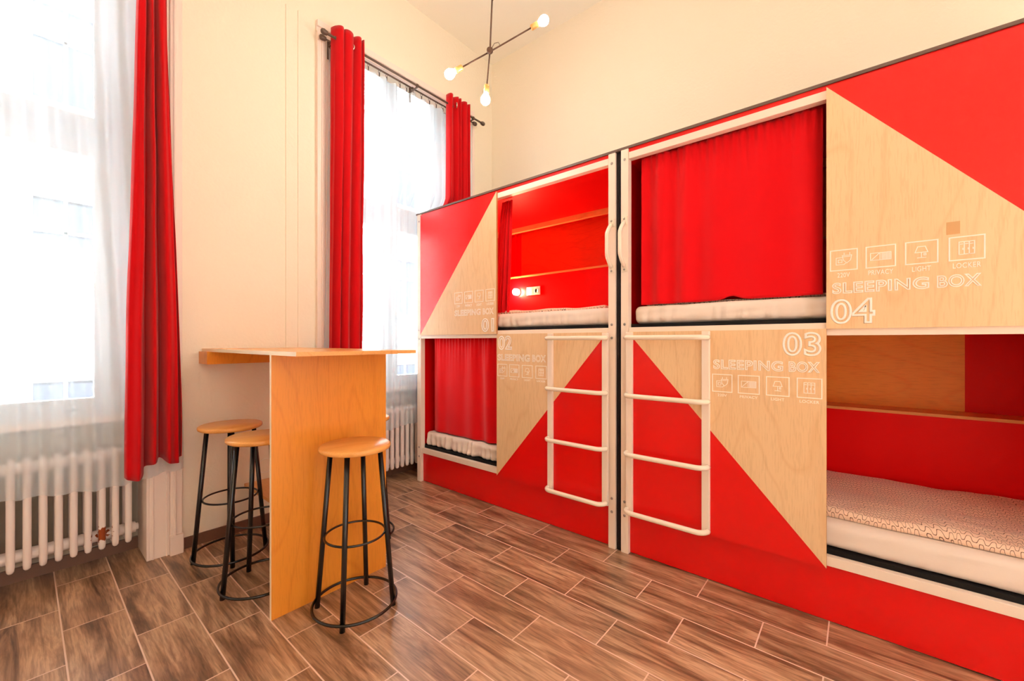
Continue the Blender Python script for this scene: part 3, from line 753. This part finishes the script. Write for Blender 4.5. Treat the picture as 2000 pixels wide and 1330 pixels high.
# bunk curtains, hanging in planes of constant x
def drape_x(y0, y1, zt, zb, xc, amp, folds, label, seed=1, zbf=None, pinch=1.0, nx=180, nz=50, top=None):
    q = MB(); vs = []; rnd = random.Random(seed); ph = [rnd.uniform(0, 6.28) for _ in range(6)]
    for j in range(nz+1):
        v = j/nz
        for i in range(nx+1):
            u = i/nx
            a, b = (y0, y1) if top is None else (top[0]+(y0-top[0])*v, top[1]+(y1-top[1])*v)
            g = math.exp(-v*9)
            w = amp*(1-.5*g)*(math.sin(2*math.pi*folds*u+1.2*math.sin(4.1*u+ph[0])+v*.8*math.sin(5*u+ph[1]))*(.6+.4*math.sin(7*u+ph[2]))) 
            w += pinch*.006*g*math.sin(2*math.pi*folds*4.3*u+ph[3])+.004*noise.noise(Vector((u*9, v*4, seed)))
            vs.append((xc+w, a+(b-a)*u, zt+((zb+(zbf(u) if zbf else 0))-zt)*v))
    fs = [(j*(nx+1)+i, j*(nx+1)+i+1, (j+1)*(nx+1)+i+1, (j+1)*(nx+1)+i) for j in range(nz) for i in range(nx)]
    q.add(vs, fs, 0, True)
    return tag(q.build('bunk_curtain', M['bunkdrape'], solid=.002), label, 'curtain', 'red curtains of the sleeping boxes')
drape_x(.985, .125, 2.335, 1.470, 2.366, .017, 5.2, 'wide red curtain closed across the upper bunk of the near box', 2, zbf=lambda u: -.004+.02*math.exp(-((u-.56)/.05)**2))
drape_x(2.915, 2.075, 1.287, .452, 2.374, .016, 5, 'red curtain closed across the lower bunk of the far box, beside panel 02', 4)
drape_x(2.24, 2.06, 2.335, 1.475, 2.42, .03, 5, 'red curtain drawn aside behind panel 01 on the open upper bunk of the far box', 6, top=(2.13, 2.03), nx=90)

# ------------------------------------------------------------------ table
tb = thing('bar_table', (1.01, 2.43, 0), 'tall ply bar table fixed to the wall between the windows', 'table')
M['litedge'] = mat('window_lit_edge', srgb(246, 228, 196), .45)  # window light on the left-facing edges put into a paler colour
q = mbox(.718, 1.312, 1.752, WY-.0005, 1.189, 1.207); q.box(.7174, .718, 1.752, WY-.0005, 1.189, 1.207, 1); q.build('table_top', [M['tabletop'], M['litedge']], tb)
q = mbox(.718, 1.302, 2.011, 2.029, 0, 1.189); q.box(.7174, .718, 2.011, 2.029, 0, 1.189, 1); q.build('side_panel', [M['table'], M['litedge']], tb)
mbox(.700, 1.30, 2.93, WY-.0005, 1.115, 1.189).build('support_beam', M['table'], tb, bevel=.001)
mbox(.945, 1.125, 2.029, WY-.013, .292, .312).build('foot_shelf', M['tabletop'], tb, bevel=.001)
q = MB(); q.tube(arc((1.075, WY-.006, .40), .048, 0, 2*math.pi, 30, (1, 0, 0), (0, -.1, 1))[:-1], .0022, 6, closed=True)
q.tube([(1.10, WY-.006, .44), (1.12, WY-.004, .46), (1.14, WY-.004, .46)], .0022, 6)
tag(q.build('cable', M['white']), 'small loop of thin white cable on the wall under the table', 'cable')

# ------------------------------------------------------------------ stools
def stool(x, y, ang, label):
    t = thing('bar_stool', (x, y, 0), label, 'stool', 'round bar stools around the tall table')
    q = MB(); q.lathe((x, y, .742), [(.150, 0), (.157, .004), (.160, .012), (.159, .020), (.153, .025)], 48); q.build('seat', M['seat'], t)
    for k in range(4):
        a = R(ang+90*k); c, s = math.cos(a), math.sin(a)
        q = MB(); q.tube([(x+.176*c, y+.176*s, .0), (x+.114*c, y+.114*s, .742)], .0118, 12); q.build('leg', M['blackmetal'], t)
    for nm, r_, z in (('base_ring', .186, .032), ('foot_ring', .134, .345)):
        q = MB(); q.tube([(x+r_*math.cos(i*math.pi/30), y+r_*math.sin(i*math.pi/30), z) for i in range(60)], .0052 if nm == 'foot_ring' else .0065, 10, closed=True); q.build(nm, M['blackmetal'], t)
    q = MB(); q.lathe((x, y, .738), [(.118, 0), (.118, .004), (.11, .004)], 32); q.build('seat_plate', M['blackmetal'], t)
    return t
stool(1.014, 1.820, 43.5, 'bar stool standing in front of the table panel, nearest the bunk boxes')
stool(.800, 2.363, 2, 'bar stool partly hidden behind the left edge of the table panel')
stool(.789, 2.820, 77, 'bar stool against the wall, farthest left under the table beam')
stool(1.410, 2.430, 30, 'bar stool almost wholly hidden behind the table panel, only its rings showing')

# ------------------------------------------------------------------ chandelier
def pendant(off, label):
    off = Vector(off)
    cc = Vector((1.90, 1.78, 3.078))+off
    ch = thing('pendant_lamp', tuple(cc), label, 'lamp', 'rod pendant lamps')
    tip_top = Vector((1.909, 1.77, 3.404))+off; up_ = Vector((1.912+off.x, 1.766+off.y, CZ))
    q = MB(); q.tube([cc, tip_top], .0055, 10); q.build('upper_rod', M['lampmetal'], ch)
    q = MB(); q.tube(arc(tip_top+Vector((0, 0, .012)), .012, 0, 2*math.pi, 14, (1, 0, 0), (0, 0, 1))[:-1], .002, 6, closed=True); q.tube([tip_top+Vector((0, 0, .024)), up_], .003, 8); q.build('suspension_cord', M['lampmetal'], ch)
    q = MB(); q.lathe(up_-Vector((0, 0, .03)), [(.055, 0), (.06, .01), (.06, .03)], 24); q.build('ceiling_rose', M['lampmetal'], ch)
    view = Vector((.7653, .6437, 0))
    q = MB(); q.lathe(cc-view*.022, [(.016, 0), (.0195, .003), (.0195, .02), (.016, .024)], 24, view); q.build('joint', M['lampmetal'], ch)
    q = MB(); q.tube([cc+Vector((.005, -.005, .015)), cc+Vector((.02, -.02, .055)), cc+Vector((.035, -.04, .06)), cc+Vector((.045, -.05, .035))], .0018, 6); q.build('loop_wire', M['lampmetal'], ch)
    for tip in ((2.119, 1.520, 3.275), (1.736, 1.975, 2.936), (1.882, 1.802, 2.774)):
        tip = Vector(tip)+off; d = (tip-cc).normalized(); L_ = (tip-cc).length
        q = MB(); q.tube([cc, cc+d*(L_-.085)], .0048, 10); arm = q.build('arm', M['lampmetal'], ch)
        q = MB(); q.lathe(cc+d*(L_-.095), [(.008, 0), (.0165, .003), (.0175, .01), (.0175, .048), (.015, .055)], 20, d); q.build('bulb_socket', M['socket'], arm)
        q = MB(); q.lathe(cc+d*(L_-.042), [(.012, 0), (.014, .006), (.022, .018), (.0285, .032), (.030, .044), (.0265, .058), (.016, .069), (.004, .073)], 24, d); q.build('bulb', M['bulb'], arm)
pendant((0, 0, 0), 'dark rod pendant lamp with three bare bulbs in brass sockets')
pendant((-2.2, -4.2, 0), 'added twin of the rod pendant lamp, unseen fill light behind the camera')  # lamp added out of view to fill the room with light
